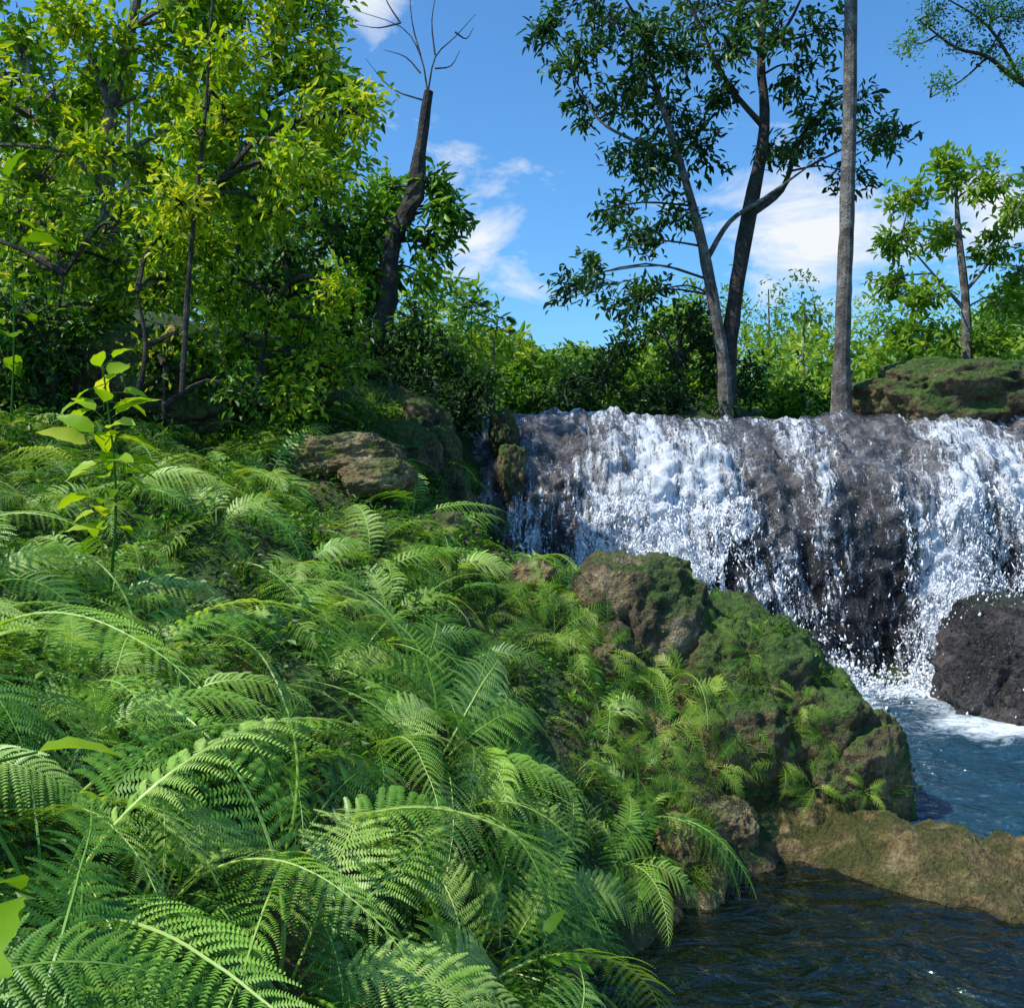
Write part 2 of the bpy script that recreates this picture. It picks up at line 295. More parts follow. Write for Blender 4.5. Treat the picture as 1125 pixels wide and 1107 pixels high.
p=N(nt,'ShaderNodeBsdfPrincipled'); p.inputs['Base Color'].default_value=(.85,.89,.94,1); p.inputs['Roughness'].default_value=.5
o=N(nt,'ShaderNodeOutputMaterial'); L(p.outputs[0],o.inputs[0]); M_spray=m
OCT=np.array([[1,0,0],[-1,0,0],[0,1,0],[0,-1,0],[0,0,1],[0,0,-1]],float); OF=np.array([[0,2,4],[2,1,4],[1,3,4],[3,0,4],[2,0,5],[1,2,5],[3,1,5],[0,3,5]])
def drops(mb,P,S,mat=0):
    n=len(P); v=P[:,None]+OCT[None]*S[:,None]
    v=v+R.normal(size=v.shape)*S[:,None]*[.3,.3,.3]+np.array([1,0,0])*R.normal(0,.35,(n,1,1))*OCT[None,:,2:3]*S[:,None,2:3]
    mb.add(v,(OF[None]+(np.arange(n)*6)[:,None,None]).reshape(-1,3),mat)
wf=bpy.data.objects.new('waterfall',None); scene.collection.objects.link(wf)
mb=MB(); V=fall(U,S,.03+.03*fbm(P3(U*9,S*2.5,1),2,77)); mb.add(V,gridf(len(us),len(ss))[:,::-1])
mb.obj('water_sheet',[M_fall],True,parent=wf,extra={'flow':P3(U,S,0).reshape(-1,3),'dens':dens(U,S).ravel()})
mb=MB()
nst=1900; u0=R.uniform(-.6,9,nst); s0=R.uniform(sl[5],sl[-1]*.85,nst); keep=R.random(nst)<dens(u0,s0)**1.5*1.2; u0,s0=u0[keep],s0[keep]
ln=R.uniform(.3,1.3,len(u0)); PP=[];SS=[]
for a,b,c in zip(u0,s0,ln):
    k=int(c*60); s=b+np.sort(R.random(k))*c; s=s[s<sl[-1]-.3]; k=len(s)
    if k==0: continue
    u=a+.06*np.sin(s*6+a*9)+R.normal(0,.02,k); of=.05+.05*R.random(k)+ .10*np.clip((s-b),0,1)*R.random(k)
    q=fall(u,s,0); q[:,1]-=of; q[:,2]+=of*.2; PP.append(q)
    w=R.gamma(1.5,.0024,k)+.0015; SS.append(np.stack([w,w,w*R.uniform(1.2,5,k)],-1))
PP=np.concatenate(PP);SS=np.concatenate(SS); drops(mb,PP,SS)
n=16000; u=R.uniform(-.3,9,n); s=R.uniform(sl[5],sl[-1]-.3,n); k=R.random(n)<dens(u,s)+.1; u,s=u[k],s[k]; q=fall(u,s,0); q[:,1]-=R.exponential(.1,len(u)); w=R.gamma(1.5,.002,len(u))+.001
drops(mb,q,np.stack([w,w,w*R.uniform(1,2.5,len(u))],-1))
n=24000; u=R.uniform(.6,9,n); d=dens(u,np.full(n,sl[-1]*.9)); k=R.random(n)<d+.2; u=u[k]; q=P3(u,10.25-.10*np.sin(u*.8)-R.exponential(.22,len(u)),.13+R.exponential(.12,len(u))); w=R.gamma(2,.004,len(u))+.002
drops(mb,q,np.stack([w,w,w*1.2],-1))
mb.obj('water_spray',[M_spray],True,parent=wf)
mb=MB(); rock(mb,(4.85,9.4,.35),(.75,.6,.72),61,n=90); rock(mb,(5.7,9.6,.3),(.6,.5,.7),62); mb.obj('wet_boulder',[M_wetd],True)
mb=MB(); n=1500; d=norm(R.normal(size=(n,3))); d[:,2]=np.abs(d[:,2])
q=np.array([4.75,9.8,.5])+d*np.array([.8,.6,.75])+R.normal(0,.06,(n,3)); w=R.gamma(1.5,.0025,n)+.0015; drops(mb,q,np.stack([w,w,w*2],-1)); mb.obj('boulder_spray',[M_spray],True,parent=wf)

# ---------------------------------------------------------------- pools
def watermat(name,tint,sc1,st,foam=False,deep=(.01,.04,.07,1),dm=.5,ior=1.5):
    m,nt=newmat(name); L=nt.links.new; geo=N(nt,'ShaderNodeNewGeometry')
    mp=N(nt,'ShaderNodeMapping'); mp.inputs['Scale'].default_value=(1,1.9,1); L(geo.outputs['Position'],mp.inputs[0])
    n1=N(nt,'ShaderNodeTexNoise'); n1.inputs['Scale'].default_value=sc1; n1.inputs['Detail'].default_value=4; n1.inputs['Distortion'].default_value=1.2; L(mp.outputs[0],n1.inputs['Vector'])
    b=N(nt,'ShaderNodeBump'); b.inputs['Strength'].default_value=st; b.inputs['Distance'].default_value=.1; L(n1.outputs['Fac'],b.inputs['Height'])
    tr=N(nt,'ShaderNodeBsdfTransparent'); tr.inputs[0].default_value=tint
    gl=N(nt,'ShaderNodeBsdfGlossy'); gl.inputs['Roughness'].default_value=.05; L(b.outputs[0],gl.inputs['Normal'])
    fr=N(nt,'ShaderNodeFresnel'); fr.inputs[0].default_value=ior; L(b.outputs[0],fr.inputs['Normal'])
    df=N(nt,'ShaderNodeBsdfDiffuse'); df.inputs[0].default_value=deep; L(b.outputs[0],df.inputs['Normal'])
    m0=N(nt,'ShaderNodeMixShader'); m0.inputs[0].default_value=dm; L(tr.outputs[0],m0.inputs[1]); L(df.outputs[0],m0.inputs[2])
    mx=N(nt,'ShaderNodeMixShader'); L(fr.outputs[0],mx.inputs[0]); L(m0.outputs[0],mx.inputs[1]); L(gl.outputs[0],mx.inputs[2]); out=mx
    if foam:
        at=N(nt,'ShaderNodeAttribute',attribute_name='foam'); n2=N(nt,'ShaderNodeTexNoise'); n2.inputs['Scale'].default_value=5; n2.inputs['Detail'].default_value=6; n2.inputs['Roughness'].default_value=.7; L(mp.outputs[0],n2.inputs['Vector'])
        s=N(nt,'ShaderNodeMath',operation='ADD'); L(at.outputs['Fac'],s.inputs[0]); L(n2.outputs['Fac'],s.inputs[1])
        mr=N(nt,'ShaderNodeMapRange'); mr.inputs[1].default_value=.72; mr.inputs[2].default_value=1.1; L(s.outputs[0],mr.inputs[0])
        fo=N(nt,'ShaderNodeBsdfDiffuse'); fo.inputs[0].default_value=(.75,.82,.88,1); L(b.outputs[0],fo.inputs['Normal'])
        m3=N(nt,'ShaderNodeMixShader'); L(mr.outputs[0],m3.inputs[0]); L(mx.outputs[0],m3.inputs[1]); L(fo.outputs[0],m3.inputs[2]); out=m3
    o=N(nt,'ShaderNodeOutputMaterial'); L(out.outputs[0],o.inputs[0]); return m
def pool(name,z,x0,x1,yf,yb,mat,amp,seed,nx=360,ny=300,fr=(3,6),ring=0):
    u=np.linspace(0,1,nx); v=np.linspace(0,1,ny); Uu,Vv=np.meshgrid(u,v); x=x0+(x1-x0)*Uu; y=yf(x)+(yb(x)-yf(x))*Vv
    zz=z+amp*fbm(P3(x*fr[0]+.8*fbm(P3(x*2,y*2,0),2,3),y*fr[1],0),3,seed)
    if ring:
        r=np.hypot(x-2.9,(y-5.3))+.3*fbm(P3(x*1.3,y*1.3,0),3,44); zz=zz+ring*np.sin(r*30)*np.clip(.5+1.2*fbm(P3(x*1.3,y*1.3,3),2,45),0,1)
    mb=MB(); mb.add(P3(x,y,zz),gridf(nx,ny))
    fm=np.exp(-np.clip(10.1-y,0,9)/.6)*1.1*(.5+dens(x,np.full(x.shape,sl[-1]*.9)))+.5*np.exp(-((x-4.2)**2+(y-8.7)**2)/.3)
    return mb.obj(name,[mat],True,extra={'foam':fm.ravel()})
pool('plunge_pool_water',.1,.2,9,lambda x:ridge_y(x)+.0,lambda x:x*0+10.7,watermat('plunge_water',(.4,.62,.65,1),6,.9,True,(.03,.12,.18,1),.5,1.9),.055,81)
pool('stream_water',0,-.8,6.5,lambda x:x*0+1.5,lambda x:ridge_y(x)-.02,watermat('stream_water',(.55,.74,.42,1),3.4,.7,False,(.012,.035,.02,1),.15,2.0),.018,83,fr=(1.6,4),ring=.013,nx=500,ny=340)
mb=MB(); xx,yy=np.meshgrid(np.linspace(-.2,9,30),np.linspace(12.7,14.2,10)); mb.add(P3(xx,yy,2.95+0*xx),gridf(30,10)); mb.obj('river_water',[watermat('river_water',(.4,.5,.4,1),4,.4)],True)

# ---------------------------------------------------------------- ferns
def frond(mb,base,yaw,Lf,el0,el1,pl,npair,tint,npin=16,mat=0,rng=R):
    nseg=npair+5; el=np.radians(el0+(el1-el0)*np.linspace(0,1,nseg)**.8); st=Lf/nseg
    yw=yaw+np.cumsum(rng.normal(0,.025,nseg))
    T=np.stack([np.cos(el)*np.cos(yw),np.cos(el)*np.sin(yw),np.sin(el)],-1)
    P=base+np.cumsum(T*st,axis=0); P=np.vstack([base,P]); T=np.vstack([T[:1],T])
    roll=rng.normal(0,.3)
    Sd=norm(np.cross(T,[0,0,1.])); Nn=np.cross(Sd,T); Sd,Nn=Sd*math.cos(roll)+Nn*math.sin(roll),Nn*math.cos(roll)-Sd*math.sin(roll)
    tube(mb,P,np.linspace(.0045,.001,len(P))*Lf/.8,4,mat,tint=min(1,tint+.3))
    i=np.arange(5,nseg+1); t=(i-5)/(nseg-5); env=np.minimum(1,.5+t*2.2)*(1-t**1.5)**.85; Lp=pl*env+.006
    B=[];D=[];NN=[];LL=[]
    for sg in (-1,1):
        a=np.radians(20+24*t+rng.normal(0,5,len(i))); B.append(P[i]+T[i]*st*.5*(sg>0)); D.append(Sd[i]*sg*np.cos(a)[:,None]+T[i]*np.sin(a)[:,None]+Nn[i]*rng.normal(.1,.08,len(i))[:,None]); NN.append(Nn[i]); LL.append(Lp*rng.uniform(.82,1.1,len(i)))
    B=np.concatenate(B);D=norm(np.concatenate(D));NN=np.concatenate(NN);LL=np.concatenate(LL)
    n=len(B); q=(np.arange(npin)+.3)/npin
    droop=rng.uniform(.2,.7)
    ax=B[:,None]+D[:,None]*(LL[:,None]*q[None])[...,None]; ax[...,2]-=droop*(LL[:,None]*q[None]**2)
    Tt=np.concatenate([T[i],T[i]]); ax=ax+Tt[:,None]*(.18*LL[:,None]*q[None]**2)[...,None]
    S2=norm(np.cross(NN,D)); pw=np.minimum(.09*LL,.015)[:,None]*((1-q)**.5)[None]*rng.uniform(.8,1.15,(n,npin))+.0012
    pd=S2[:,None]*1.0+D[:,None]*.4
    pd2=-S2[:,None]*1.0+D[:,None]*.4
    Dq=np.broadcast_to(D[:,None],ax.shape); sp=(LL/npin)[:,None,None]*.42
    out=[]
    for dd in (pd,pd2):
        tip=ax+dd*pw[...,None]; tip[...,2]-=.12*pw
        v=np.stack([ax-Dq*sp*.9,tip-Dq*sp*.3,tip+Dq*sp*.3,ax+Dq*sp*1.2],-2)
        out.append(v)
    v=np.concatenate(out).reshape(-1,3); m=len(v)//4
    pt=np.repeat(rng.normal(0,.07,n),npin); pt=np.tile(pt,2)
    tt=np.clip(tint+pt+rng.normal(0,.06,m),0,1)
    mb.add(v,np.arange(m*4).reshape(-1,4),mat,np.repeat(tt,4))
def fernmesh(name,nf,L0,pl,npair,mats,seed,npin=16):
    r=np.random.default_rng(seed); mb=MB()
    for k in range(nf):
        yaw=k*2.4+r.normal(0,.3); Lf=L0*r.uniform(.6,1.12); b=np.array([.03*math.cos(yaw),.03*math.sin(yaw),0])
        frond(mb,b,yaw,Lf,r.uniform(45,85),r.uniform(-75,-15),pl*r.uniform(.75,1.1),npair,r.uniform(.08,1.),npin,rng=r)
    return mb.obj(name,mats,False,link=False)
FN=[fernmesh('fern_mesh',8,.95,.2,24,[M_fern],100+i,17) for i in range(6)]
FS=[fernmesh('small_fern_mesh',8,.5,.1,18,[M_fern2],200+i,9) for i in range(5)]
fern=bpy.data.objects.new('fern_bank',None); scene.collection.objects.link(fern)
def place(mesh,x,y,z,scale,yaw,tilt,parent,name,up=None):
    n=np.array([0,0,1.]) if up is None else up
    q=Vector(n).to_track_quat('Z','Y').to_matrix().to_4x4()
    M=Matrix.Translation((x,y,z))@q@Matrix.Rotation(yaw,4,'Z')@Matrix.Diagonal((scale,scale,scale,1))
    o=bpy.data.objects.new(name,mesh); scene.collection.objects.link(o); o.parent=parent; o.matrix_basis=M; return o
def nrm(x,y,e=.15):
    dx=(H(x+e,y)-H(x-e,y))/(2*e); dy=(H(x,y+e)-H(x,y-e))/(2*e); v=np.array([-float(dx),-float(dy),1.]); return v/np.linalg.norm(v)
def scatter(n,x0,x1,y0,y1,fn,mind):
    pts=[]; tries=0
    while len(pts)<n and tries<n*25:
        tries+=1; x=R.uniform(x0,x1); y=R.uniform(y0,y1); z=float(H(x,y))
        if not fn(x,y,z): continue
        if any((x-a)**2+(y-b)**2<mind**2 for a,b,_ in pts): continue
        pts.append((x,y,z))
    return pts
clear=lambda x,y: (x+1.35)**2+(y-8.0)**2>.26 and (x+1.25)**2+(y-6.75)**2>.09
ok=lambda x,y,z: z>.18 and not (y<1.5 and x>-1.3) and x<1.0+max(0,(y-6))*.2 and clear(x,y)
for x,y,z in scatter(66,-3.2,.8,.6,5.4,lambda x,y,z:ok(x,y,z) and math.hypot(x,y)>1.5,.25):
    n=nrm(x,y); u=norm(n*.75+np.array([0.05,-.1,.55])); place(FN[R.integers(6)],x,y,z-.02,R.uniform(.75,1.4)*(1 if y<4 else .85),R.uniform(0,6.3),0,fern,'fern_plant',u)
for x,y,z in scatter(90,-4.5,1.4,4.8,8.0,ok,.22):
    n=nrm(x,y); u=norm(n*.7+np.array([0,-.05,.5])); place(FN[R.integers(6)] if R.random()<.55 else FS[R.integers(5)],x,y,z-.02,R.uniform(.5,.95),R.uniform(0,6.3),0,fern,'fern_plant',u)
for x,y,z in scatter(160,-6,.3,6.6,10.8,lambda x,y,z:z>.6 and clear(x,y),.17):
    n=nrm(x,y); place(FS[R.integers(5)],x,y,z-.02,R.uniform(.5,1.4),R.uniform(0,6.3),0,fern,'fern_plant',norm(n*.5+np.array([0,0,.6])))
for x,y,z,s in [(1.5,6.45,.75,.6),(1.75,6.4,.5,.5),(1.3,6.5,.85,.7),(1.95,6.38,.35,.5),(1.1,6.5,.95,.7),(2.05,6.5,.65,.45),(.6,6.6,1.2,.7),(1.6,6.7,1.15,.5),(1.9,6.5,.85,.4),(1.25,6.2,.55,.6),(.85,5.9,.85,.6),(2.25,6.3,.35,.35),(1.35,7.0,1.45,.5),(.5,7.1,1.5,.6),(1.0,6.2,.8,.7),(.75,5.8,.6,.6),(.3,6.7,1.3,.8),(.2,7.0,1.5,.7),(1.75,6.85,1.2,.45),(2.2,6.7,.75,.35),(1.4,6.4,.5,.6),(.9,5.7,.45,.5),(.95,6.0,.5,.6)]:
    place(FS[R.integers(5)],x,y,z,s*1.15,R.uniform(0,6.3),0,fern,'fern_plant',norm(np.array([.3,-.8,.6])))
def tuft(seed,nb=60,h=.28):
    r=np.random.default_rng(seed); mb=MB()
    for _ in range(nb):
        yaw=r.uniform(0,6.3); b=np.append(r.normal(0,.05,2),0); L=h*r.uniform(.5,1.1); k=4; el=np.radians(np.linspace(r.uniform(60,88),r.uniform(-40,40),k)); d=np.stack([np.cos(el)*math.cos(yaw),np.cos(el)*math.sin(yaw),np.sin(el)],-1)
        P=np.vstack([b,b+np.cumsum(d*L/k,axis=0)]); s=np.array([-math.sin(yaw),math.cos(yaw),0])*.0035; w=np.linspace(1,.1,k+1)[:,None]
        v=np.stack([P-s*w,P+s*w],1).reshape(-1,3); i=np.arange(k)*2; mb.add(v,np.stack([i,i+1,i+3,i+2],-1),0,r.uniform(0,1)**1.2)
    return mb.obj('grass_tuft_mesh',[M_grass],False,link=False)
TF=[tuft(300+i) for i in range(4)]
gr=bpy.data.objects.new('grass',None); scene.collection.objects.link(gr)
for x,y,z in scatter(190,-4,1.9,3,10.8,lambda x,y,z:z>.12 and x<1.2+max(0,(y-6))*.3 and clear(x,y),.12):
    place(TF[R.integers(4)],x,y,z-.02,R.uniform(.6,1.2),R.uniform(0,6.3),0,gr,'grass_tuft',norm(nrm(x,y)*.6+np.array([0,0,.6])))
for c,r_,n in [((1.6,7.15,.8),(.6,.55,.58),60),((2.0,6.95,.5),(.5,.5,.52),60),((1.0,5.8,.05),(.24,.34,.4),20),((1.5,6.75,.5),(.42,.4,.48),50),((2.3,6.75,.25),(.42,.38,.5),24),((.7,6.9,.95),(.33,.3,.4),30),((-1.4,8.3,2.5),(.46,.32,.17),10)]:
    for _ in range(n):
        d=norm(R.normal(size=3)); d[2]=abs(d[2]); d[1]=-abs(d[1]) if R.random()<.6 else d[1]; d=norm(d)
        p=np.array(c)+d*np.array(r_)*.93; place(TF[R.integers(4)],*p,R.uniform(.25,.6),R.uniform(0,6.3),0,gr,'grass_tuft',norm(d+np.array([0,0,.3])))
mb=MB(); n=50000; x=R.uniform(-5,2.0,n); y=R.uniform(.8,11.5,n); z=H(x,y); k=(z>.1)&(x<1.1+np.clip(y-6,0,3)*.3)&(fbm(P3(x*1.2,y*1.2,0),3,91)>-.28); x,y,z=x[k],y[k],z[k]; n=len(x)
D=norm(R.normal(size=(n,3))*[1,1,.4]+[.2,-.3,.1]); NN=norm(R.normal(size=(n,3))*.5+[0,-.2,1])
leaves(mb,P3(x,y,z+R.random(n)**2*.22),D,NN,R.uniform(.025,.07,n),R.uniform(.012,.032,n),tint=np.clip(R.normal(.35,.3,n),0,1)); mb.obj('groundcover_plants',[M_mid])
mb=MB()
for c,r_,n in [((1.6,7.15,.8),(.62,.55,.6),2600),((2.0,6.95,.5),(.52,.5,.55),2200),((1.5,6.75,.5),(.45,.4,.5),1600),((2.3,6.75,.25),(.45,.38,.5),1200),((.98,7.15,1.15),(.5,.42,.5),400),((.7,6.9,.95),(.34,.3,.42),900)]:
    d=norm(R.normal(size=(n,3))); k=(d[:,2]>-.2)&(fbm(d*2.2+c[0],3,95)>-.1); d=d[k]; n=len(d)
    leaves(mb,np.array(c)+d*np.array(r_)*R.uniform(.93,1.04,(n,1)),R.normal(size=(n,3))+[0,0,-.4],d+R.normal(size=(n,3))*.4,R.uniform(.02,.05,n),R.uniform(.01,.025,n),tint=np.clip(R.normal(.55,.25,n),0,1))
mb.obj('boulder_plants',[M_mid])

# ---------------------------------------------------------------- trees
def crown(mb,nodes,clumps,Ls,asp,ntw,nlf,tint=(.5,.25),droop=.3,bm=0,lm=1,twr=.012,tpl=SMALL,spread=.12):
    nodes=np.asarray(nodes)
    for c in clumps:
        c=np.asarray(c,float); cen=c[:3]; r=c[3:6]; f=c[6] if len(c)>6 else 1
        dist=np.linalg.norm(nodes-cen,axis=1)+.8*np.clip(nodes[:,2]-cen[2],0,9); a=nodes[np.argmin(dist)]
        mid=(a+cen)/2+[0,0,.12*np.linalg.norm(cen-a)]; 
        tube(mb,[a,mid+R.normal(0,.06,3),cen],[twr*2.2,twr*1.5,twr],5,bm,sub=3)
        ct=np.clip(R.normal(tint[0],.14),0,1)
        for _ in range(int(ntw*f)):
            e=cen+sph(1)[0]*r; b=a+(cen-a)*R.uniform(.55,1.05); m=(b+e)/2+R.normal(0,.05,3); e=e-[0,0,droop*.3*np.linalg.norm(e-b)]
            tube(mb,[b,m,e],[twr*.7,twr*.45,twr*.2],3,bm)
            k=nlf; t=R.uniform(.45,1.05,k)[:,None]; P=np.where(t<.5,b+(m-b)*t*2,m+(e-m)*(t-.5)*2)+R.normal(0,spread,(k,3))*.6
            ax=norm((e-b)[None])[0]; D=norm(R.normal(size=(k,3))+ax*.8-[0,0,droop]); NN=norm(R.normal(size=(k,3))*.55+[0,0,1])
            l=R.uniform(.6,1.15,k)*Ls; leaves(mb,P,D,NN,l,l*asp,tpl,lm,np.clip(ct+R.normal(0,tint[1],k),0,1))
def px(a,b,d): return ((a-562.5)/1080*d,d,2.5+(500-b)/1080*d)   # image pixel + assumed depth -> world metres
def path(pts,d,dy=None):
    return [np.array(px(a,b,d))+[0,(0 if dy is None else dy*i),0] for i,(a,b) in enumerate(pts)]
mb=MB(); nodes=[]
nodes+=list(tube(mb,path([(797,458),(795,400),(785,340),(772,270),(748,180),(722,100),(700,20)],14),[.12,.09,.085,.075,.055,.04,.015],10,1,.2,sub=4))
nodes+=list(tube(mb,path([(800,460),(800,395),(810,310),(824,230),(840,140),(836,60),(845,-60),(840,-160)],14.1),[.15,.12,.11,.105,.08,.055,.04,.02],10,0,.2,sub=4))
nodes+=list(tube(mb,path([(822,236),(862,205),(880,160),(900,120)],14.1,.15),[.065,.045,.035,.015],8,0,.1,sub=4))
nodes+=list(tube(mb,path([(776,285),(800,245),(835,222),(880,190)],14.1,-.1),[.045,.035,.028,.012],7,1,sub=4))
nodes+=list(tube(mb,path([(840,140),(800,100),(770,50),(740,-10)],14.1,-.15),[.05,.035,.025,.012],7,0,sub=4))
nodes+=list(tube(mb,path([(748,180),(700,150),(660,120),(630,60)],14,.2),[.035,.025,.02,.01],7,1,sub=4))
nodes+=list(tube(mb,path([(836,60),(870,20),(900,-40)],14,.2),[.04,.025,.012],7,0,sub=4))
s=14/1080
cl=[]
for a,b,r,f in [(600,25,26,.8),(635,60,34,1),(670,25,40,1),(710,40,38,1),(690,105,36,1),(640,120,22,.5),(745,60,40,1),(735,125,38,1),(772,160,36,.8),(715,190,36,.9),(680,170,26,.6),(665,230,30,.7),(700,265,30,.7),(650,300,26,.6),(620,310,22,.5),(690,330,28,.7),(740,235,28,.5),(760,15,40,1),(800,45,32,.9),(790,100,26,.6),(860,20,34,.8),(905,30,30,.6),(880,80,32,.7),(905,130,34,.9),(875,165,26,.6),(945,110,26,.5),(965,150,24,.6),(935,190,24,.5),(850,165,20,.4),(985,140,16,.3),(640,-20,40,1),(720,-50,50,1),(820,-60,50,1),(900,-60,40,1),(860,-130,50,1),(715,320,25,.5),(700,80,30,.8),(725,155,26,.7),(815,20,30,.8)]:
    p=px(a,b,14+R.normal(0,.6)); cl.append((*p,r*s*1.1,r*s*1.2,r*s*.95,f))
crown(mb,nodes,cl,.155,.36,21,15,(.45,.25),.5,0,2,.009,spread=.12); mb.obj('forked_tree',[M_bark,M_barkl,M_dark])
mb=MB(); nodes=list(tube(mb,path([(412,390),(424,330),(432,265),(455,215),(460,170),(471,100)],12),[.17,.13,.11,.12,.08,.06],10,0,.4,sub=4))
for pp in [[(470,102),(462,60),(440,25),(385,3)],[(470,102),(478,60),(500,35),(522,8)],[(462,60),(452,20),(448,-30)],[(478,60),(474,20),(480,-20)],[(440,25),(415,28),(390,22)],[(466,110),(430,95),(400,60)],[(500,35),(512,40),(520,25)],[(440,25),(425,0),(420,-20)],[(462,80),(445,60),(420,50)],[(478,75),(495,70),(505,50)]]:
    tube(mb,path(pp,12,.06),np.linspace(.013,.003,len(pp)),5,0,sub=3)
cl=[]; s=12/1080
for a,b,r,f in [(425,205,22,.8),(405,230,26,1),(478,205,20,.8),(490,228,18,.8),(405,265,28,1),(480,262,22,.8),(415,300,26,.9),(395,315,28,.9),(465,300,18,.5),(505,238,12,.4),(445,250,18,.4)]:
    cl.append((*px(a,b,12.1+R.normal(0,.15)),r*s,r*s*.7,r*s,f))
crown(mb,nodes,cl,.17,.36,18,14,(.75,.28),.4,0,1,.01); mb.obj('broken_top_tree',[M_bark,M_mid])
mb=MB(); tr0=tube(mb,path([(924,458),(925,380),(929,280),(932,180),(934,80),(936,-190)],13),[.15,.1,.097,.09,.085,.075],12,0,.12,sub=8)
top=tr0[-1]
for k in range(16):
    yaw=k*2.4; nseg=26; Lf=R.uniform(2.2,2.7); el=np.radians(np.linspace(R.uniform(10,70),R.uniform(-75,-40),nseg)); T=np.stack([np.cos(el)*math.cos(yaw),np.cos(el)*math.sin(yaw),np.sin(el)],-1); Pq=top+np.cumsum(T*Lf/nseg,axis=0)
    tube(mb,Pq,np.linspace(.025,.006,nseg),4,1)
    Sd=norm(np.cross(T,[0,0,1.])); t=np.linspace(0,1,nseg); ll=.55*np.sin(np.pi*np.clip(t*.85+.12,0,1))
    for q in range(2):
        for sg in (-1,1): leaves(mb,Pq+T*Lf/nseg*q*.5,Sd*sg+T*.5-[0,0,.5],np.tile([0,0,1.],(nseg,1)),ll,.045,SMALL,1,R.uniform(.3,.8))
mb.obj('palm_tree',[M_barkl,M_dark])
mb=MB(); nodes=list(tube(mb,path([(1062,430),(1062,370),(1060,320),(1053,255),(1050,200)],18),[.11,.09,.08,.06,.02],8,0,.2,sub=3))
nodes+=list(tube(mb,path([(1060,320),(1085,290),(1110,240)],18),[.04,.02,.01],6,0,sub=3)); nodes+=list(tube(mb,path([(1060,340),(1025,300),(990,260)],18),[.04,.02,.01],6,0,sub=3))
cl=[]; s=18/1080
for a,b,r,f in [(1000,215,26,.8),(1040,190,30,1),(1085,200,28,.9),(1118,235,28,.9),(985,265,24,.8),(1030,260,30,.8),(1090,275,28,.8),(975,310,22,.7),(1020,320,28,.9),(1105,330,30,.9),(1000,370,30,1),(1085,375,26,.8),(1040,375,26,.8),(1140,300,30,1),(1150,200,30,1)]:
    cl.append((*px(a,b,18+R.normal(0,.5)),r*s,r*s,r*s,f))
crown(mb,nodes,cl,.19,.4,26,14,(.4,.25),.2,0,1,.01); mb.obj('slender_tree',[M_barkl,M_far])
mb=MB(); nodes=list(tube(mb,[(9.5,12,3.0),(9.3,12,5),(9.0,12,6.5),(8.6,12,8.5)],[.25,.2,.16,.08],9,0,.2,sub=4))
nodes+=list(tube(mb,path([(1360,190),(1240,150),(1125,92),(1085,62),(1050,52),(1010,22)],12),[.1,.07,.035,.025,.018,.008],7,0,sub=4)); nodes+=list(tube(mb,path([(1125,92),(1090,25),(1040,-15)],12,.1),[.025,.018,.008],6,0,sub=4)); nodes+=list(tube(mb,path([(1085,62),(1060,85),(1030,100)],12,.1),[.015,.01,.006],6,0,sub=3))
cl=[]; s=12/1080
for a,b,r,f in [(1020,15,26,.6),(1055,45,26,.5),(1000,45,18,.35),(1090,50,24,.5),(1080,10,26,.7),(1115,70,22,.5),(1040,90,20,.35),(1120,20,30,.9),(1030,-20,30,1),(1180,60,50,1),(1260,60,60,1.4),(1330,80,70,1.5),(1220,-20,60,1.3)]:
    cl.append((*px(a,b,12+R.normal(0,.3)),r*s,r*s,r*s*.7,f))
crown(mb,nodes,cl,.055,.45,26,22,(.45,.2),.2,0,1,.006,spread=.1); mb.obj('overhanging_tree',[M_bark,M_mid])
def jungle(name,trunks,cl,mats,Ls,asp,ntw,nlf,tint,**k):
    mb=MB(); nodes=[]
    for t,r0 in trunks: nodes+=list(tube(mb,t,np.linspace(r0,r0*.3,len(t)),9,0,.25,sub=4))
    crown(mb,nodes,cl,Ls,asp,ntw,nlf,tint,**k); mb.obj(name,mats)
def cl_px(lst,d,jd,q=1.):
    s=d/1080; return [(*px(a,b,d+R.normal(0,jd)),r*s,r*s*1.2,r*s,f*q) for a,b,r,f in lst]
jungle('broadleaf_tree',[(path([(110,420),(122,300),(118,200),(122,120),(150,0),(160,-100)],9),.1),(path([(122,120),(95,40),(80,-60)],9),.05),(path([(118,210),(60,150),(20,120)],9,.1),.04)],
 cl_px([(a,b,R.uniform(34,52),1) for a,b in [(20,40),(80,20),(140,50),(200,20),(60,100),(180,110),(10,140),(110,170),(40,200),(170,190),(230,80),(-40,80),(-60,180),(-100,0),(0,-40),(90,-60),(190,-50),(-120,120),(240,150),(215,-10),(270,20),(110,90),(90,140)]],9,.5),[M_barkl,M_lime],.12,.42,23,17,(.62,.27))
jungle('broadleaf_tree',[(path([(200,430),(206,320),(214,230),(226,120),(232,20),(240,-80)],8),.024),(path([(214,230),(250,180),(290,140)],8,.1),.014),(path([(248,330),(262,270),(268,200),(300,80)],9),.025)],
 cl_px([(a,b,R.uniform(26,40),1) for a,b in [(260,60),(300,30),(330,80),(290,120),(345,130),(375,95),(380,150),(330,170),(255,130),(300,190),(240,200),(350,60),(310,-20),(355,0),(270,240),(225,270),(365,200),(395,120),(205,150),(190,220),(310,240)]],8.6,.4),[M_bark,M_lime],.10,.42,21,16,(.68,.27))
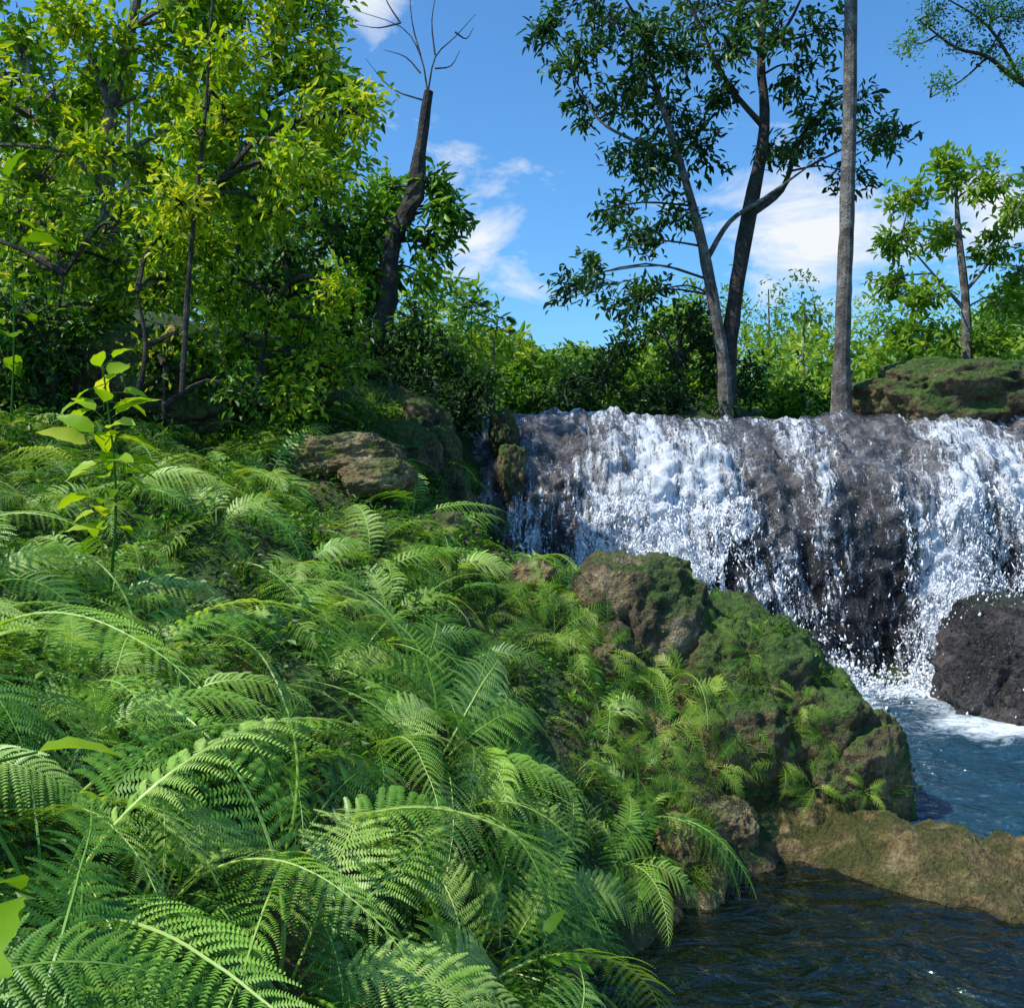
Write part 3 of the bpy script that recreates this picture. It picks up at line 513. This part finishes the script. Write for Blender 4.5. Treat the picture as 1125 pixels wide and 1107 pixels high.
jungle('shade_tree',[(path([(330,420),(325,340),(310,250),(320,150)],12.5),.12),(path([(420,420),(400,340),(370,260)],12.5),.08)],
 cl_px([(a,b,R.uniform(34,48),1) for a,b in [(300,190),(340,200),(280,250),(330,260),(370,240),(300,310),(350,310),(390,330),(330,160),(260,310),(380,370),(340,360),(240,200),(200,250),(150,250),(80,270),(20,250),(-60,260),(-140,200),(220,120),(100,90),(0,80)]],12.5,.5),[M_bark,M_dark],.15,.42,20,15,(.65,.25))
jungle('bright_shrub',[(path([(60,450),(60,380),(70,300)],8.2),.03),(path([(280,440),(290,380),(300,320)],8.6),.03),(path([(150,440),(160,380),(150,320)],8.2),.03)],
 cl_px([(a,b,R.uniform(26,38),1) for a,b in [(20,300),(70,270),(130,290),(180,310),(240,320),(300,340),(350,350),(270,370),(330,390),(380,400),(220,380),(300,410),(190,250),(-40,300),(-90,260),(-130,330),(140,230),(60,230),(10,240),(180,400),(110,390),(330,430),(250,430),(120,340),(370,320)]],8.8,.4),[M_bark,M_lime],.085,.48,20,16,(.5,.32))
jungle('undergrowth',[(path([(60,470),(60,400)],8.3),.02),(path([(350,450),(360,400)],9.3),.02),(path([(180,460),(180,400)],8.3),.02)],
 cl_px([(a,b,R.uniform(26,40),1) for a,b in [(20,380),(70,400),(120,390),(170,400),(220,420),(270,430),(10,430),(60,440),(-60,400),(-120,420),(-60,350),(130,360),(60,350),(0,330),(30,350),(10,400),(40,410),(90,370),(150,430)]],8.4,.2),[M_bark,M_mid],.08,.45,18,14,(.35,.3))
cl=[]
for x,y,z in scatter(26,-4,.1,5.8,10.5,lambda x,y,z:z>1.2 and clear(x,y+.4),.45): cl.append((x,y,z+.12,.24,.24,.14,1))
mb=MB(); crown(mb,[np.array(c[:3])-[0,0,.25] for c in cl],cl,.06,.45,14,13,(.5,.3),.2,0,1,.004,spread=.06); mb.obj('bank_shrub',[M_bark,M_mid])
jungle('dark_bush',[(path([(430,430),(440,390)],11.5),.03),(path([(520,440),(510,410)],11.5),.02)],
 cl_px([(400,380,32,1),(440,370,30,1),(480,380,28,1),(500,410,30,1),(450,410,34,1),(400,420,34,1),(530,430,24,.8),(480,440,30,1),(370,400,30,1),(515,455,20,.7),(455,350,20,.6),(535,415,16,.5)],11.3,.3),[M_bark,M_dark],.10,.4,24,15,(.35,.25))
jungle('riverside_bush',[(path([(660,460),(660,420)],14.5),.03),(path([(740,460),(745,400)],14.5),.03),(path([(800,460),(810,420)],14.5),.03)],
 cl_px([(640,420,26,1),(670,400,28,1),(650,445,26,1),(700,430,26,1),(740,390,30,1),(770,370,26,.9),(740,430,28,1),(780,420,28,1),(820,430,22,.8),(725,355,20,.5),(690,375,20,.6),(610,445,22,.8),(830,400,16,.4),(620,425,20,.7),(700,455,24,1),(745,458,24,1),(790,455,24,1),(660,462,20,1),(790,385,24,.8),(760,345,18,.5)],14.6,.25),[M_bark,M_dark],.13,.4,24,15,(.45,.3))
jungle('riverside_shrub',[(path([(580,460),(580,420)],15.5),.03),(path([(880,460),(880,420)],15.5),.03),(path([(970,460),(970,430)],15.5),.03)],
 cl_px([(560,440,22,1),(590,430,24,1),(575,455,20,1),(610,460,20,1),(850,440,24,1),(880,430,26,1),(910,445,22,1),(945,440,24,1),(975,440,24,1),(870,455,20,1),(560,415,18,.6),(1000,420,22,1),(960,455,20,1),(900,455,18,1),(545,450,18,1),(550,462,16,1),(590,466,16,1),(840,462,16,1),(930,462,16,1),(985,460,16,1)],14.6,.3),[M_bark,M_mid],.12,.42,20,13,(.55,.3))
mb=MB()
for bx,bz,a in [(520,400,(518,335)),(545,410,(547,350))]:
    t=tube(mb,path([(bx,bz+20),(bx-2,(bz+a[1])/2),a],11.6),[.01,.007,.005],5,0,sub=3)
    for k in range(11):
        yaw=k*2.4; d=np.array([math.cos(yaw),math.sin(yaw),R.uniform(-.3,.8)]); e=t[-1]+norm(d)*.13-[0,0,.012*k]; tube(mb,[t[-1]-[0,0,.012*k],e],[.004,.003],4,0)
        for j in np.linspace(-1.2,1.2,7): leaves(mb,[e],[d+np.array([-d[1],d[0],-.3])*j],[[0,0,1.]],.12,.025,SMALL,1,R.uniform(.4,.8))
mb.obj('papaya_sapling',[M_bark,M_dark])
mb=MB(); n=300
for k in range(n):
    y=R.uniform(17,46); x=R.uniform(-.55,.95)*y; h=R.uniform(.9,3.8)*(y/30) if abs(x/y-.05)>.09 else R.uniform(.8,2.)*(y/30)
    if x/y<-.12: h*=2
    z0=float(H(x,y)); c=np.array([x,y,z0+h*.55]); m_=420; d=norm(R.normal(size=(m_,3))); rr=np.array([.95,.95,.55*h])*(.75+.5*R.random())
    P=c+d*rr*(.8+.45*fbm(d*2.5+k,2,4))[:,None]; t0=np.clip(R.normal(.4,.3),0,1)
    leaves(mb,P,R.normal(size=(m_,3)),d*.6+R.normal(size=(m_,3))*.5+[0,0,.5],R.uniform(.13,.3,m_),R.uniform(.05,.12,m_),SMALL,1,np.clip(t0+R.normal(0,.22,m_),0,1))
    if k%5==0: tube(mb,[(x,y,z0-.3),(x+R.normal(0,.2),y,z0+h)],[.09,.03],5,0)
mb.obj('distant_trees',[M_barkl,M_far])

def broad(name,base,top,nl,Ll,seed,tint=.8,f1=.65,asp=.5):
    r=np.random.default_rng(seed); mb=MB(); base=np.array(base,float); top=np.array(top,float)
    t=tube(mb,[base,(base+top)/2+[.05,0,0],top],[.009,.007,.004],6,1,sub=5)
    for k in range(nl):
        yaw=k*2.4+r.normal(0,.5); f=1-k/nl*f1; p=base+(top-base)*f; d=np.array([math.cos(yaw),math.sin(yaw),r.uniform(-.3,.9)]); e=p+norm(d)*r.uniform(.04,.12); tube(mb,[p,e],[.003,.002],4,1)
        l=Ll*r.uniform(.5,1.15); leaves(mb,[e],[d],[[r.normal(0,.5),-.3+r.normal(0,.4),1.]],l,l*asp,BIG,0,np.clip(tint+r.normal(0,.15),0,1))
    return mb.obj(name,[M_lime,M_mid],True)
broad('broadleaf_seedling',(-2.05,5.0,1.7),(-2.08,5.0,2.95),40,.2,5,.72,.7)
broad('broadleaf_seedling',(-1.0,1.4,1.05),(-.80,1.5,2.03),9,.17,6,.5)
broad('broadleaf_seedling',(-3.9,7.6,2.3),(-3.9,7.6,4.6),16,.34,8,.4)
broad('broadleaf_seedling',(.05,3.9,.3),(.1,3.75,.6),9,.13,9,.25)
mb=MB(); tube(mb,[(-.05,4.6,.7),(.05,4.35,.35),(.25,4.2,.22),(.45,4.1,.1),(.62,4.0,.04)],[.006,.005,.005,.004,.003],6,0,sub=5,tint=.9); mb.obj('trailing_vine',[M_lime])

# ---------------------------------------------------------------- light
el,az=math.radians(54),math.radians(-108)
S_=Vector((math.cos(el)*math.sin(az),math.cos(el)*math.cos(az),math.sin(el)))
sun=bpy.data.lights.new('sun','SUN'); sun.energy=5; sun.angle=math.radians(.5); sun.color=(1,.95,.86)
so=bpy.data.objects.new('sun',sun); scene.collection.objects.link(so); so.rotation_euler=S_.to_track_quat('Z','Y').to_euler()
w=bpy.data.worlds.new('World'); scene.world=w; w.use_nodes=True; nt=w.node_tree; nt.nodes.clear(); L=nt.links.new
sk=N(nt,'ShaderNodeTexSky',sky_type='NISHITA'); sk.sun_disc=False; sk.sun_elevation=el; sk.sun_rotation=az; sk.ozone_density=3
tn=N(nt,'ShaderNodeMix',data_type='RGBA',blend_type='MULTIPLY'); tn.inputs[0].default_value=1; L(sk.outputs[0],tn.inputs[6]); tn.inputs[7].default_value=(.58,1.05,1.38,1)
tc=N(nt,'ShaderNodeTexCoord'); mpp=N(nt,'ShaderNodeMapping'); mpp.inputs['Scale'].default_value=(7,7,17); mpp.inputs['Rotation'].default_value=(0,math.radians(-25),0); L(tc.outputs['Generated'],mpp.inputs[0])
nz=N(nt,'ShaderNodeTexNoise'); nz.inputs['Scale'].default_value=1; nz.inputs['Detail'].default_value=8; nz.inputs['Roughness'].default_value=.6; nz.inputs['Distortion'].default_value=.5; L(mpp.outputs[0],nz.inputs['Vector'])
prev=None
for c,rad in [((-.03,.978,.2),.12),((.29,.93,.2),.13),((-.13,.91,.43),.05),((.42,.85,.2),.1),((-.5,.8,.3),.2)]:
    dd=N(nt,'ShaderNodeVectorMath',operation='DISTANCE'); dd.inputs[1].default_value=c; L(tc.outputs['Generated'],dd.inputs[0])
    mr=N(nt,'ShaderNodeMapRange'); mr.inputs[1].default_value=rad; mr.inputs[2].default_value=0; L(dd.outputs['Value'],mr.inputs[0])
    if prev is None: prev=mr.outputs[0]
    else:
        mxx=N(nt,'ShaderNodeMath',operation='MAXIMUM'); L(prev,mxx.inputs[0]); L(mr.outputs[0],mxx.inputs[1]); prev=mxx.outputs[0]
ma=N(nt,'ShaderNodeMath',operation='MULTIPLY_ADD'); L(prev,ma.inputs[0]); ma.inputs[1].default_value=.34; L(nz.outputs['Fac'],ma.inputs[2])
mr=N(nt,'ShaderNodeMapRange'); mr.inputs[1].default_value=.64; mr.inputs[2].default_value=.86; L(ma.outputs[0],mr.inputs[0])
mc=N(nt,'ShaderNodeMix',data_type='RGBA'); L(mr.outputs[0],mc.inputs[0]); L(tn.outputs[2],mc.inputs[6]); mc.inputs[7].default_value=(6,6.3,6.6,1)
bg=N(nt,'ShaderNodeBackground'); bg.inputs[1].default_value=.15; L(mc.outputs[2],bg.inputs[0]); o=N(nt,'ShaderNodeOutputWorld'); L(bg.outputs[0],o.inputs[0])

cam=bpy.data.cameras.new('camera'); co=bpy.data.objects.new('camera',cam); scene.collection.objects.link(co); scene.camera=co
co.location=(0,0,2.5); co.rotation_euler=(math.radians(90),0,0); cam.sensor_width=36; cam.lens=1080/1125*36; cam.shift_y=-53/1125; cam.clip_end=2000; cam.clip_start=.05
